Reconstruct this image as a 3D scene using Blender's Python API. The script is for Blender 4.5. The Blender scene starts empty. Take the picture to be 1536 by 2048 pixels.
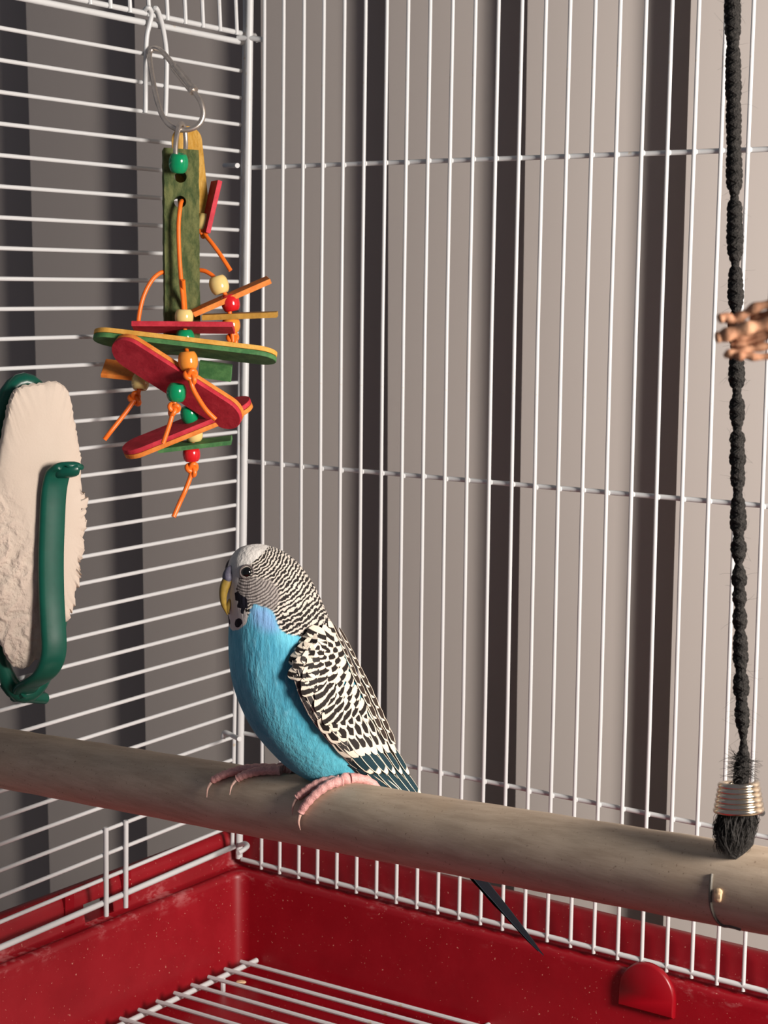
import bpy, bmesh, math, random
from mathutils import Vector as V, Matrix, Quaternion
from mathutils.bvhtree import BVHTree

# ------------------------------------------------------------------ scale, camera, light
S = 0.00115            # one design unit (about a millimetre) in metres
Z0 = 200.0             # the table top under the tray lies at z = 0
FPX = 3548.19          # focal length in pixels of the 1536 x 2048 frame
CAM = V((460.951, -568.813, 97.562))
YAW, PITCH, ROLL = 0.612045, 0.127827, 0.011829
fwd = V((-math.sin(YAW)*math.cos(PITCH), math.cos(YAW)*math.cos(PITCH), -math.sin(PITCH)))
_rt = V((math.cos(YAW), math.sin(YAW), 0)); _up = _rt.cross(fwd)
rt = _rt*math.cos(ROLL) + _up*math.sin(ROLL)
up = -_rt*math.sin(ROLL) + _up*math.cos(ROLL)
toward = -fwd

def world(p): return V((p[0]*S, p[1]*S, (p[2]+Z0)*S))
def ray(x, y): return fwd + rt*((x-768)/FPX) - up*((y-1024)/FPX)
def at(x, y, z): return CAM + ray(x, y)*z
def on_plane(x, y, n, p0):
    v = ray(x, y); t = n.dot(p0-CAM)/n.dot(v); return CAM + v*t
def pix(p):
    d = p-CAM; z = d.dot(fwd); return 768+FPX*d.dot(rt)/z, 1024-FPX*d.dot(up)/z, z

scene = bpy.context.scene
col = scene.collection
scene.view_settings.view_transform = 'Standard'
scene.view_settings.look = 'None'
scene.view_settings.gamma = 1
scene.view_settings.use_curve_mapping = False
scene.view_settings.exposure = 0.0

cd = bpy.data.cameras.new('camera'); co = bpy.data.objects.new('camera', cd); col.objects.link(co)
cd.sensor_fit = 'VERTICAL'; cd.sensor_height = 36; cd.sensor_width = 27
cd.lens = 36*FPX/2048
cd.clip_start = 0.01; cd.clip_end = 20
m = Matrix.Identity(4)
for i in range(3): m[i][0], m[i][1], m[i][2] = rt[i], up[i], -fwd[i]
co.matrix_world = Matrix.Translation(world(CAM)) @ m
cd.dof.use_dof = True; cd.dof.focus_distance = 545*S; cd.dof.aperture_fstop = 52
scene.camera = co

w = bpy.data.worlds.new('world'); scene.world = w; w.use_nodes = True
w.node_tree.nodes['Background'].inputs[0].default_value = (0.80, 0.84, 1.0, 1)
w.node_tree.nodes['Background'].inputs[1].default_value = 0.132
ld = bpy.data.lights.new('room_lamp_right_offscreen', 'POINT'); lo = bpy.data.objects.new('room_lamp_right_offscreen', ld); col.objects.link(lo)
ld.energy = 44.0; ld.color = (1.0, 0.905, 0.83); ld.shadow_soft_size = 0.11
lo.location = world(V((740, -215, 140)))

# ------------------------------------------------------------------ helpers
ORG = {}
def tag(o, label, cat, group=None, kind=None):
    if label: o['label'] = label
    if cat: o['category'] = cat
    if group: o['group'] = group
    if kind: o['kind'] = kind
    return o
def empty(name, org, label, cat, group=None):
    o = bpy.data.objects.new(name, None); col.objects.link(o)
    o.empty_display_size = 0.005
    o.location = world(org); ORG[o.name] = V(org)
    return tag(o, label, cat, group)

class MB:
    def __init__(s): s.v = []; s.f = []; s.uv = None
    def add(s, vs, fs):
        b = len(s.v); s.v += [V(q) for q in vs]; s.f += [tuple(b+i for i in q) for q in fs]
    def tube(s, pts, r, n=10, closed=False, caps=True, flat=1.0, ref=None):
        pts = [V(q) for q in pts]; N = len(pts)
        rs = r if isinstance(r, (list, tuple)) else [r]*N
        nrm = None; vs = []
        for i in range(N):
            if closed: t = pts[(i+1) % N]-pts[i-1]
            else: t = pts[min(i+1, N-1)]-pts[max(i-1, 0)]
            t.normalize()
            if nrm is None:
                a = ref if ref is not None else (V((0, 0, 1)) if abs(t.z) < .9 else V((1, 0, 0)))
                nrm = (a - t*a.dot(t)).normalized()
            else:
                nrm = (nrm - t*nrm.dot(t)).normalized()
            b = t.cross(nrm)
            for k in range(n):
                a = 2*math.pi*k/n
                vs.append(pts[i] + nrm*(math.cos(a)*rs[i]) + b*(math.sin(a)*rs[i]*flat))
        fs = []
        for i in range(N if closed else N-1):
            j = (i+1) % N
            for k in range(n):
                l = (k+1) % n
                fs.append((i*n+k, i*n+l, j*n+l, j*n+k))
        if caps and not closed:
            fs.append(tuple(range(n-1, -1, -1))); fs.append(tuple((N-1)*n+k for k in range(n)))
        s.add(vs, fs); return s
    def lathe(s, org, axis, prof, n=24, closed=False):
        axis = V(axis).normalized(); a = V((0, 0, 1)) if abs(axis.z) < .9 else V((1, 0, 0))
        x = (a-axis*a.dot(axis)).normalized(); y = axis.cross(x)
        vs = []; fs = []; N = len(prof)
        for (r, h) in prof:
            for k in range(n):
                q = 2*math.pi*k/n
                vs.append(V(org)+axis*h+x*(r*math.cos(q))+y*(r*math.sin(q)))
        for i in range(N if closed else N-1):
            j = (i+1) % N
            for k in range(n):
                l = (k+1) % n
                fs.append((i*n+k, i*n+l, j*n+l, j*n+k))
        s.add(vs, fs); return s
    def box(s, c, ax, ay, az):
        c = V(c); vs = []
        for i in (-1, 1):
            for j in (-1, 1):
                for k in (-1, 1): vs.append(c+ax*i+ay*j+az*k)
        s.add(vs, [(0, 1, 3, 2), (4, 6, 7, 5), (0, 4, 5, 1), (2, 3, 7, 6), (0, 2, 6, 4), (1, 5, 7, 3)]); return s
    def plate(s, outline, normal, th, bev=0.0):
        """closed outline (3D points) given thickness along the normal, with an optional bevel"""
        n = len(outline); nv = V(normal).normalized(); c = sum((V(q) for q in outline), V())/n
        rings = []
        def ring(off, ins):
            return [V(q) + nv*off + (c-V(q)).normalized()*ins for q in outline]
        if bev > 0:
            rings = [ring(0, bev), ring(bev, 0), ring(th-bev, 0), ring(th, bev)]
        else: rings = [ring(0, 0), ring(th, 0)]
        vs = [q for rg in rings for q in rg]; fs = []
        for i in range(len(rings)-1):
            for k in range(n):
                l = (k+1) % n
                fs.append((i*n+k, i*n+l, (i+1)*n+l, (i+1)*n+k))
        fs.append(tuple(range(n-1, -1, -1))); fs.append(tuple((len(rings)-1)*n+k for k in range(n)))
        s.add(vs, fs); return s
    def build(s, name, mat, parent=None, org=None, smooth=True, angle=40, label=None, recalc=True):
        top = None
        if parent is not None:
            top = parent
            while top.parent is not None: top = top.parent
            org = ORG[top.name]
        org = V(org) if org is not None else V((0, 0, 0))
        me = bpy.data.meshes.new(name)
        me.from_pydata([((q.x-org.x)*S, (q.y-org.y)*S, (q.z-org.z)*S) for q in s.v], [], s.f)
        if recalc:
            bm = bmesh.new(); bm.from_mesh(me); bmesh.ops.recalc_face_normals(bm, faces=bm.faces); bm.to_mesh(me); bm.free()
        if smooth:
            me.polygons.foreach_set('use_smooth', [True]*len(me.polygons))
            me.set_sharp_from_angle(angle=math.radians(angle))
        me.materials.append(mat)
        o = bpy.data.objects.new(name, me); col.objects.link(o)
        if parent is not None: o.parent = parent
        else:
            o.location = world(org); ORG[o.name] = org
        if label: o['label'] = label
        return o
def cop(o, delta=(0, 0, 0), parent=None):
    c = o.copy(); col.objects.link(c)
    c.location = o.location + V(delta)*S
    if parent is not None: c.parent = parent
    return c
def spline(pts, k=8, closed=False):
    """Catmull-Rom through the points; points may be of any length"""
    P = [list(q) for q in pts]; n = len(P); out = []
    for i in range(n if closed else n-1):
        p0 = P[i-1] if (i > 0 or closed) else P[0]; p1 = P[i]; p2 = P[(i+1) % n]
        p3 = P[(i+2) % n] if (closed or i+2 < n) else P[-1]
        for j in range(k):
            t = j/k
            out.append([.5*((2*b)+(-a+c)*t+(2*a-5*b+4*c-d)*t*t+(-a+3*b-3*c+d)*t**3) for a, b, c, d in zip(p0, p1, p2, p3)])
    if not closed: out.append(P[-1])
    return out

# ------------------------------------------------------------------ materials
def lin(c): return tuple(((x/255)/12.92 if x/255 <= .04045 else ((x/255+.055)/1.055)**2.4) for x in c)
class NT:
    def __init__(s, name):
        s.m = bpy.data.materials.new(name); s.m.use_nodes = True
        s.t = s.m.node_tree; s.b = s.t.nodes['Principled BSDF']
    def n(s, typ, **k):
        o = s.t.nodes.new(typ)
        for a, v in k.items():
            if a in ('op',): o.operation = v
            elif hasattr(o, a): setattr(o, a, v)
        return o
    def l(s, a, b): s.t.links.new(a, b)
    def val(s, sock, v):
        if hasattr(v, 'node'): s.l(v, sock)
        else: sock.default_value = v
    def math(s, op, a, b=None, c=None, clamp=False):
        o = s.t.nodes.new('ShaderNodeMath'); o.operation = op; o.use_clamp = clamp
        s.val(o.inputs[0], a)
        if b is not None: s.val(o.inputs[1], b)
        if c is not None: s.val(o.inputs[2], c)
        return o.outputs[0]
    def mix(s, f, a, b):
        o = s.t.nodes.new('ShaderNodeMix'); o.data_type = 'RGBA'
        s.val(o.inputs[0], f)
        for sk, v in ((o.inputs[6], a), (o.inputs[7], b)):
            if hasattr(v, 'node'): s.l(v, sk)
            else: sk.default_value = (*v[:3], 1)
        return o.outputs[2]
    def step(s, x, lo, hi):
        o = s.t.nodes.new('ShaderNodeMapRange'); o.interpolation_type = 'SMOOTHSTEP'
        s.val(o.inputs[0], x); s.val(o.inputs[1], lo); s.val(o.inputs[2], hi)
        return o.outputs[0]
    def noise(s, scale, detail=4, rough=.55, vec=None, stretch=None):
        o = s.t.nodes.new('ShaderNodeTexNoise'); o.inputs['Scale'].default_value = scale
        o.inputs['Detail'].default_value = detail; o.inputs['Roughness'].default_value = rough
        if vec is None:
            tc = s.t.nodes.new('ShaderNodeTexCoord'); vec = tc.outputs['Object']
        if stretch is not None:
            mp = s.t.nodes.new('ShaderNodeMapping'); mp.inputs['Scale'].default_value = stretch
            s.l(vec, mp.inputs['Vector']); vec = mp.outputs[0]
        s.l(vec, o.inputs['Vector']); return o.outputs['Fac']
    def bump(s, h, strength=.3, dist=.0005):
        o = s.t.nodes.new('ShaderNodeBump'); o.inputs['Strength'].default_value = strength; o.inputs['Distance'].default_value = dist
        s.l(h, o.inputs['Height']); s.l(o.outputs[0], s.b.inputs['Normal'])
    def col(s, c):
        if hasattr(c, 'node'): s.l(c, s.b.inputs['Base Color'])
        else: s.b.inputs['Base Color'].default_value = (*c[:3], 1)
        return s
    def set(s, **k):
        for a, v in k.items(): s.val(s.b.inputs[a.replace('_', ' ')], v)
        return s
def plain(name, c, rough=.5, var=.12, scale=400, bump=.1, metal=0.0, spec=.5, dist=.0004):
    t = NT(name); c = lin(c)
    nz = t.noise(scale, 4)
    t.col(t.mix(t.step(nz, .3, .7), [x*(1-var) for x in c], [min(1, x*(1+var)) for x in c]))
    t.set(Roughness=rough, Metallic=metal, Specular_IOR_Level=spec)
    if bump: t.bump(nz, bump, dist)
    return t.m

def m_wire():
    t = NT('white_painted_wire')
    a = t.noise(260, 5); b = t.noise(700, 3)
    c = t.mix(t.step(a, .66, .76), lin((198, 200, 200)), lin((188, 177, 158)))
    c = t.mix(t.step(b, .74, .80), c, lin((120, 110, 104)))
    t.col(c).set(Roughness=.38, Specular_IOR_Level=.5); t.bump(a, .12, .0004); return t.m
def m_red():
    t = NT('red_tray_plastic')
    a = t.noise(38, 6, .6); b = t.noise(240, 5, .65, stretch=(1, 1, 2.2)); c0 = t.noise(900, 3)
    geo = t.n('ShaderNodeTexCoord')
    sep = t.n('ShaderNodeSeparateXYZ'); t.l(geo.outputs['Object'], sep.inputs[0])
    edge = t.math('MULTIPLY', t.step(sep.outputs[2], .048, .0545), t.step(sep.outputs[2], .063, .056))
    scuff = t.math('MULTIPLY', t.step(t.math('ADD', t.math('MULTIPLY', a, .6), t.math('MULTIPLY', b, .4)), .52, .62), edge)
    c = t.mix(t.step(a, .3, .7), lin((127, 3, 17)), lin((138, 5, 21)))
    c = t.mix(t.math('MULTIPLY', scuff, .25), c, lin((205, 150, 150)))
    c = t.mix(t.math('MULTIPLY', t.step(c0, .70, .73), .7), c, lin((225, 170, 150)))
    t.col(c).set(Roughness=t.math('ADD', .30, t.math('MULTIPLY', a, .22)), Specular_IOR_Level=.45)
    t.bump(b, .06, .0005); return t.m
def m_perch():
    t = NT('worn_dowel_wood')
    tc = t.n('ShaderNodeTexCoord')
    a = t.noise(30, 6, .65, vec=tc.outputs['Object'], stretch=(1.2, 9, 9)); b = t.noise(900, 4, .6); d = t.noise(40, 3)
    g = t.noise(120, 5, .7, vec=tc.outputs['Object'], stretch=(.25, 9, 9))
    c = t.mix(t.step(a, .3, .7), lin((172, 153, 132)), lin((196, 178, 156)))
    c = t.mix(t.math('MULTIPLY', t.step(g, .55, .75), .30), c, lin((146, 121, 96)))
    c = t.mix(t.math('MULTIPLY', t.step(d, .55, .7), .35), c, lin((186, 164, 138)))
    c = t.mix(t.math('MULTIPLY', t.step(b, .64, .70), .6), c, lin((100, 76, 56)))
    c = t.mix(t.math('MULTIPLY', t.step(b, .33, .28), .35), c, lin((226, 206, 176)))
    t.col(c).set(Roughness=.55, Specular_IOR_Level=.4); t.bump(g, .12, .0005); return t.m
def m_wood(name, c1, c2, stretch=(9, 9, 1.2), scale=60, rough=.65, spec=.3, bump=.35):
    t = NT(name); tc = t.n('ShaderNodeTexCoord')
    a = t.noise(scale, 6, .65, vec=tc.outputs['Object'], stretch=stretch); b = t.noise(500, 5, .7)
    c = t.mix(t.step(a, .32, .68), lin(c1), lin(c2))
    c = t.mix(t.math('MULTIPLY', t.step(b, .5, .75), .35), c, [x*.4 for x in lin(c1)])
    t.col(c).set(Roughness=rough, Specular_IOR_Level=spec); t.bump(t.math('ADD', a, b), bump, .0004); return t.m
def m_bead(name, c, trans=0.0):
    t = NT(name); n = t.noise(300, 3)
    t.col(t.mix(n, [x*.9 for x in lin(c)], lin(c))).set(Roughness=.16, Specular_IOR_Level=.6, Subsurface_Weight=.15, Subsurface_Scale=.002)
    return t.m
def m_cuttle():
    t = NT('chalky_cuttlebone')
    a = t.noise(70, 7, .6); b = t.noise(900, 4, .6)
    tc = t.n('ShaderNodeTexCoord')
    wv = t.n('ShaderNodeTexWave'); wv.inputs['Scale'].default_value = 45; wv.inputs['Distortion'].default_value = 14; wv.inputs['Detail'].default_value = 5
    wv.inputs['Detail Scale'].default_value = 2
    t.l(tc.outputs['Object'], wv.inputs['Vector'])
    at_ = t.n('ShaderNodeAttribute'); at_.attribute_name = 'worn'
    worn = at_.outputs['Fac']
    c = t.mix(a, lin((190, 175, 160)), lin((200, 187, 173)))
    c = t.mix(t.math('MULTIPLY', worn, t.step(wv.outputs['Fac'], .35, .7)), c, lin((196, 180, 166)))
    t.col(c).set(Roughness=.9, Specular_IOR_Level=.15)
    h = t.math('ADD', t.math('MULTIPLY', b, .12), t.math('MULTIPLY', t.math('MULTIPLY', wv.outputs['Fac'], worn), .9))
    t.bump(h, .55, .0016); return t.m
def m_blind():
    t = NT('blind_vinyl')
    a = t.noise(3, 4, stretch=(1, 1, .25)); b = t.noise(120, 4)
    t.col(t.mix(a, lin((190, 184, 179)), lin((203, 196, 190)))).set(Roughness=.62, Specular_IOR_Level=.3)
    t.bump(b, .02, .0003)
    tr = t.n('ShaderNodeBsdfTranslucent'); tr.inputs[0].default_value = (*lin((200, 188, 181)), 1)
    mx = t.n('ShaderNodeMixShader'); mx.inputs[0].default_value = .32
    t.l(t.b.outputs[0], mx.inputs[1]); t.l(tr.outputs[0], mx.inputs[2]); t.l(mx.outputs[0], t.t.nodes['Material Output'].inputs[0])
    return t.m

WIRE = m_wire(); RED = m_red(); PERCH = m_perch(); BLIND = m_blind(); CUTTLE = m_cuttle()
STEEL = plain('steel_link', (206, 196, 186), .34, .1, 500, .05, metal=.9)
COILM = plain('gold_tinted_steel', (226, 211, 190), .16, .06, 300, .03, metal=1.0)
HOLDER = plain('dark_green_plastic', (12, 74, 60), .30, .05, 260, .05, spec=.35)
GREENW = m_wood('mossy_green_bark', (60, 74, 42), (104, 108, 66), (4, 4, 1.6), 90, .8, .2, .9)
REDW = m_wood('red_dyed_wood', (172, 34, 50), (196, 52, 66), (3, 3, 3), 60)
ORANGEW = m_wood('orange_dyed_wood', (206, 112, 40), (222, 138, 62), (3, 3, 3), 60)
YELLOWW = m_wood('yellow_dyed_wood', (206, 150, 62), (222, 174, 86), (3, 3, 3), 60)
MUSTW = m_wood('mustard_dyed_wood', (160, 118, 44), (186, 142, 62), (3, 3, 3), 60)
PGREENW = m_wood('green_dyed_wood', (56, 104, 60), (84, 132, 78), (3, 3, 3), 60)
AMBERW = m_wood('amber_wood', (178, 130, 40), (206, 164, 86), (7, 7, 1.2), 80)
B_GREEN = m_bead('green_bead', (8, 138, 88)); B_CREAM = m_bead('cream_bead', (226, 198, 128))
B_ORANGE = m_bead('orange_bead', (226, 140, 50)); B_RED = m_bead('red_bead', (204, 30, 36))
CORD = plain('orange_cord', (240, 112, 30), .38, .06, 400, .06)
ROPE = plain('black_rope_fibre', (36, 34, 32), .85, .55, 1500, 1.0, spec=.25, dist=.0012)
FUZZ = plain('black_fuzz', (44, 42, 40), .8, .3, 900, 0, spec=.25)
TAN = m_wood('tan_fibre', (176, 124, 94), (204, 156, 122), (3, 3, 3), 120, .75, .25, .6)
SEED = plain('seed_husk', (232, 198, 156), .6, .15, 800, .2)
DARKW = plain('dark_wire', (96, 92, 84), .55, .2, 600, .1, spec=.4)
TABLE = m_wood('table_wood', (126, 98, 76), (150, 120, 96), (1, 6, 6), 12)
WALLM = plain('painted_wall', (196, 188, 180), .8, .04, 20, .02)

# ------------------------------------------------------------------ setting: wall, floor, table, window blind
def struct(name, mb, mat):
    o = mb.build(name, mat, org=(0, 0, 0), smooth=False); o['kind'] = 'structure'; return o
struct('wall_back', MB().box((60, 320, 200), V((1500, 0, 0)), V((0, 10, 0)), V((0, 0, 1150))), WALLM)
struct('floor', MB().box((60, -400, -960), V((1500, 0, 0)), V((0, 740, 0)), V((0, 0, 10))), TABLE)
tb = empty('table', V((160, -150, -950)), 'wooden table under the red cage tray', 'table')
MB().box((165, -160, -210), V((192, 0, 0)), V((0, 172, 0)), V((0, 0, 10))).build('table_top', TABLE, tb, smooth=False)
for sx in (-165, 165):
    for sy in (-145, 145):
        MB().box((165+sx, -160+sy, -585), V((22, 0, 0)), V((0, 22, 0)), V((0, 0, 365.5))).build('leg', TABLE, tb, smooth=False)

blind = empty('vertical_blind', V((0, 170, 420)), 'pale grey vertical window blind of wide overlapping slats behind the cage', 'blind')
MB().box((60, 185, 606), V((640, 0, 0)), V((0, 22, 0)), V((0, 0, 14))).build('head_rail', BLIND, blind, smooth=False)
SL_X = [-545, -462, -379, -295.8, -214.5, -127.5, -47.2, 30.2, 111.8, 193, 275, 357, 440, 522]
SL_L = [.02, .02, .02, .020, .0128, .0103, .0113, .0074, .0031, .003, .003, .003, .003, .003]
TH = math.radians(25)
SLW = 99.0
for i, x in enumerate(SL_X):
    # the near (left) long edge stands proud, the far edge tucks behind the next slat
    mb = MB(); n = 10; vs = []; fs = []
    d = V((math.cos(TH), math.sin(TH), 0)); nn = V((math.sin(TH), -math.cos(TH), 0))
    lean = SL_L[i]
    for k in range(n+1):
        q = k/n
        bow = 2.2*(1-(2*q-1)**2)
        for side in (-.5, .5):
            for z in (-640, 592):
                vs.append(V((x-lean*z, 158, z)) + d*(SLW*q) + nn*(bow+side*.9))
    for k in range(n):
        a = k*4; b = a+4
        fs += [(a, a+1, b+1, b), (a+2, b+2, b+3, a+3), (a, b, b+2, a+2), (a+1, a+3, b+3, b+1)]
    fs += [(0, 2, 3, 1), (n*4, n*4+1, n*4+3, n*4+2)]
    mb.add(vs, fs); mb.build('slat', BLIND, blind, angle=30)

# ------------------------------------------------------------------ red tray
TX0, TX1, TY0 = -9.0, 335.0, -300.0
ZR, ZO, ZF, ZB = -151.5, -138.0, -194.0, -200.0
tray = empty('cage_tray', V((160, -150, ZB)), 'red plastic cage tray with scuffed rim and debris', 'tray')
def rrect(x0, x1, y0, y1, r, n=6):
    out = []
    for cx, cy, a0 in ((x1-r, y1-r, 0), (x0+r, y1-r, 90), (x0+r, y0+r, 180), (x1-r, y0+r, 270)):
        for k in range(n+1):
            a = math.radians(a0+90*k/n); out.append((cx+r*math.cos(a), cy+r*math.sin(a)))
    return out
mb = MB(); rings = []
# (offset outwards from the inner wall top, height, corner radius)
prof = [(-3.4, ZF, 4), (-3.0, ZF+1.2, 5), (-1.0, ZR-2.6, 6), (-.6, ZR-.8, 6), (.4, ZR, 6), (1.8, ZR+.1, 6), (2.2, ZR-.9, 6), (7.6, ZR-.9, 8), (8.2, ZR-.2, 8), (9.6, ZO-3.5, 9),
        (10.6, ZO-.9, 9), (12.4, ZO, 10), (15.5, ZO-.2, 11), (16.6, ZO-1.6, 11), (16.2, ZO-5, 11), (13, ZB+1, 9), (12, ZB, 8)]
for off, z, r in prof:
    rings.append([V((x, y, z)) for x, y in rrect(TX0-off, TX1+off, TY0-off, -3.5+off, r)])
n = len(rings[0]); vs = [q for rg in rings for q in rg]; fs = []
for i in range(len(rings)-1):
    for k in range(n):
        l = (k+1) % n; fs.append((i*n+k, i*n+l, (i+1)*n+l, (i+1)*n+k))
fs.append(tuple(range(n))); fs.append(tuple((len(rings)-1)*n+k for k in range(n-1, -1, -1)))
mb.add(vs, fs); body = mb.build('tray_body', RED, tray, angle=50)
# rounded clip tab on the back inner wall, and a lug on the left rim
c = on_plane(1297, 1988, V((0, 1, 0)), V((0, -4.5, 0)))
ol = [c + V((11.2*math.cos(a), 0, 12.2*math.sin(a))) for a in [math.radians(q) for q in range(0, 181, 10)]]
ol += [c+V((-11.2, 0, -6)), c+V((11.2, 0, -6))]
MB().plate([q+V((0, -2.6, 0)) for q in ol], V((0, 1, 0)), 3.2, .7).build('clip_tab', plain('red_tab_plastic', (132, 4, 18), .35, .06, 60, .04), tray, angle=50)
for yy in (-64, -96):
    MB().box((-19.6, yy, ZR+4), V((2.2, 0, 0)), V((0, 2.4, 0)), V((0, 0, 9.5))).build('rim_lug', RED, tray, smooth=False)
cutter = MB().box((-26, -80, ZR+3.2), V((9.2, 0, 0)), V((0, 8, 0)), V((0, 0, 3.6))).build('cutter', RED, tray, smooth=False)
md = body.modifiers.new('slot', 'BOOLEAN'); md.object = cutter; md.solver = 'EXACT'
bpy.context.view_layer.update()
nm = bpy.data.meshes.new_from_object(body.evaluated_get(bpy.context.evaluated_depsgraph_get()))
body.modifiers.clear(); body.data = nm; nm.name = 'tray_body'
bpy.data.objects.remove(cutter)

# ------------------------------------------------------------------ wire grate on the tray floor
GZ = -186.0
gr = empty('floor_grate', V((60, -100, ZF)), 'white wire floor grate lying in the red tray', 'grate')
gx0, gx1 = 4.0, 118.5
MB().tube([(gx0, -8, GZ-1.4), (gx0, -286, GZ-1.4)], 1.15, 10).build('side_rail', WIRE, gr)
MB().tube([(gx1, -1.5-4, GZ-1.2), (gx1, -286, GZ-1.2)], 1.25, 10).build('side_rail', WIRE, gr)
g0 = MB().tube([(gx0-1.5, -16.5, GZ+.4), (gx1+1.5, -12.0, GZ+.4)], .85, 8).build('grate_bar', WIRE, gr)
for i in range(1, 26): cop(g0, (0, -10.4*i, 0), gr)
for x in (gx0, gx1):
    for y in (-30, -270): MB().tube([(x, y, GZ-1), (x, y, ZF-.2)], 1.1, 8).build('foot', WIRE, gr)

# ------------------------------------------------------------------ the birdcage
cage = empty('birdcage', V((120, -60, ZR)), 'white wire birdcage, corner of vertical and horizontal bars', 'cage')
ZC = [144.0, 23.5, -93.0, -148.4]
b0 = MB().tube([(0, 0, -150.3), (0.25, 0, -60), (-.2, .1, 80), (.25, 0, 200), (0, 0, 292)], .74, 10).build('vertical_bar', WIRE, cage)
for i in range(1, 33): cop(b0, (10*i, random.Random(i).uniform(-.15, .15), 0), cage)
for z in ZC[:3]:
    MB().tube([(-10.5, 1.55, z), (325, 1.55, z)], .92, 10).build('crossbar', WIRE, cage)
    wb = MB()
    wd = MB().lathe((0.6, .55, z-.1), (0, 0, 1), [(0, -1.1), (.55, -.7), (.68, 0), (.55, .7), (0, 1.1)], 8).build('weld', WIRE, cage)
    for i in range(1, 33): cop(wd, (10*i, 0, random.Random(i*7).uniform(-.3, .3)), cage)
MB().tube([(-11, .4, ZC[3]), (325, .4, ZC[3])], 1.05, 10).build('bottom_rail', WIRE, cage)
MB().tube([(-11, .4, 292), (325, .4, 292)], 1.05, 10).build('top_rail', WIRE, cage)
# left panel of horizontal bars
LA = 0.0537; LD = V((math.sin(LA), -math.cos(LA), 0)); LX = V((-13.68, 0, 0))
def left(dist, z, out=0.0): return LX + LD*dist + V((math.cos(LA), math.sin(LA), 0))*out + V((0, 0, z))
LZ = [193.827-10.846*k+.01978*k*k for k in range(34)]
hb = None
for k in range(1, 33):
    e0 = -2.8 + 5.8*k/33
    if hb is None:
        hb = MB().tube([left(e0, LZ[k]), left(290, LZ[k])], .80, 10).build('horizontal_bar', WIRE, cage)
        base = (e0, LZ[k])
    else:
        cop(hb, LD*(e0-base[0])+V((0, 0, LZ[k]-base[1])), cage)
MB().tube([left(-6, LZ[0]+.6, .2), left(290, LZ[0]+.6, .2)], 1.25, 10).build('panel_rail', WIRE, cage)
MB().tube([left(2, LZ[33]), left(290, LZ[33])], 1.2, 10).build('panel_rail', WIRE, cage)
pe0 = on_plane(489, 84, V((math.cos(LA), math.sin(LA), 0)), LX+V((.8, 0, 0))); pe1 = on_plane(464.5, 1697, V((math.cos(LA), math.sin(LA), 0)), LX+V((.8, 0, 0)))
pe0.z = LZ[0]+1
MB().tube([pe0, pe0.lerp(pe1, .5)+V((.3, 0, 0)), pe1], .86, 10).build('panel_edge_wire', WIRE, cage)
po0 = V((-8.3, .6, 262)); q0 = on_plane(499, 80, V((0, 1, 0)), V((0, .6, 0))); q1 = on_plane(478, 1716, V((0, 1, 0)), V((0, .6, 0)))
MB().tube([q0+(q0-q1)*.28, q0, q1], 1.55, 14).build('corner_post', WIRE, cage)
# roof panel: second rail with upright bars
MB().tube([left(-9, 197.6, 1.8), left(290, 197.6, 1.8)], 1.05, 10).build('roof_rail', WIRE, cage)
rb = MB().tube([left(4.4, 196.4, 3.0), left(8.5, 250, 3.2), left(11, 292, 3.4)], .8, 8).build('roof_bar', WIRE, cage)
for i in range(1, 26): cop(rb, LD*(11.0*i), cage)
MB().tube([left(-9.5, 195.2, 3.2), left(-9, 198, 2), left(-1, 198, 3), left(0, 262, 3.2)], .85, 8).build('roof_corner_wire', WIRE, cage)
MB().tube([q0+V((-5, -1.5, 1)), q0+V((2, 0, .5)), q0+V((7.5, .5, -.4))], 1.1, 10).build('corner_hook', WIRE, cage)
# door guides: hairpins at the top, twin wires at the bottom
for (pts) in ([(291, 226, 0), (291.5, 150, 0), (293, 78, .4), (300, 46, 1.6), (303, 26, 2.6), (297, 15, 3.2), (290, 20, 1.0)],
              [(331, 232, 0), (333, 160, 0), (333, 108, .2), (327, 62, 1.2), (319, 30, 2.6), (312, 16, 3.4), (306, 20, 1.4)]):
    nl = V((math.cos(LA), math.sin(LA), 0))
    P = [on_plane(x, y, nl, LX+nl*(1.5+o)) for x, y, o in spline(pts, 5)]
    MB().tube(P, .92, 10).build('hook_wire', WIRE, cage)
for (xa, ya, xb, yb) in ((212, 1655, 212.5, 1832), (252, 1641, 251.5, 1815)):
    nl = V((math.cos(LA), math.sin(LA), 0))
    MB().tube([on_plane(xa, ya, nl, LX+nl*1.6), on_plane(xb, yb, nl, LX+nl*1.6)], 1.0, 10).build('door_guide_wire', WIRE, cage)
# clips that tie the panels at the corner
def clip(pts, r=.95):
    MB().tube([at(*q) for q in spline(pts, 5)], r, 10).build('panel_clip', WIRE, cage)
clip([(449, 331, 742), (462, 331, 735), (475, 331, 718)], 1.0)
clip([(446, 1478, 744), (448, 1466, 744), (455, 1466, 742), (468, 1473, 738), (479, 1478, 726)], 1.0)
clip([(476, 1706, 736), (488, 1699, 740), (495, 1692, 746), (490, 1687, 752), (480, 1690, 760)], 1.0)
clip([(466, 819, 758), (482, 818, 744), (499, 817, 736)], 1.0)

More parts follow.
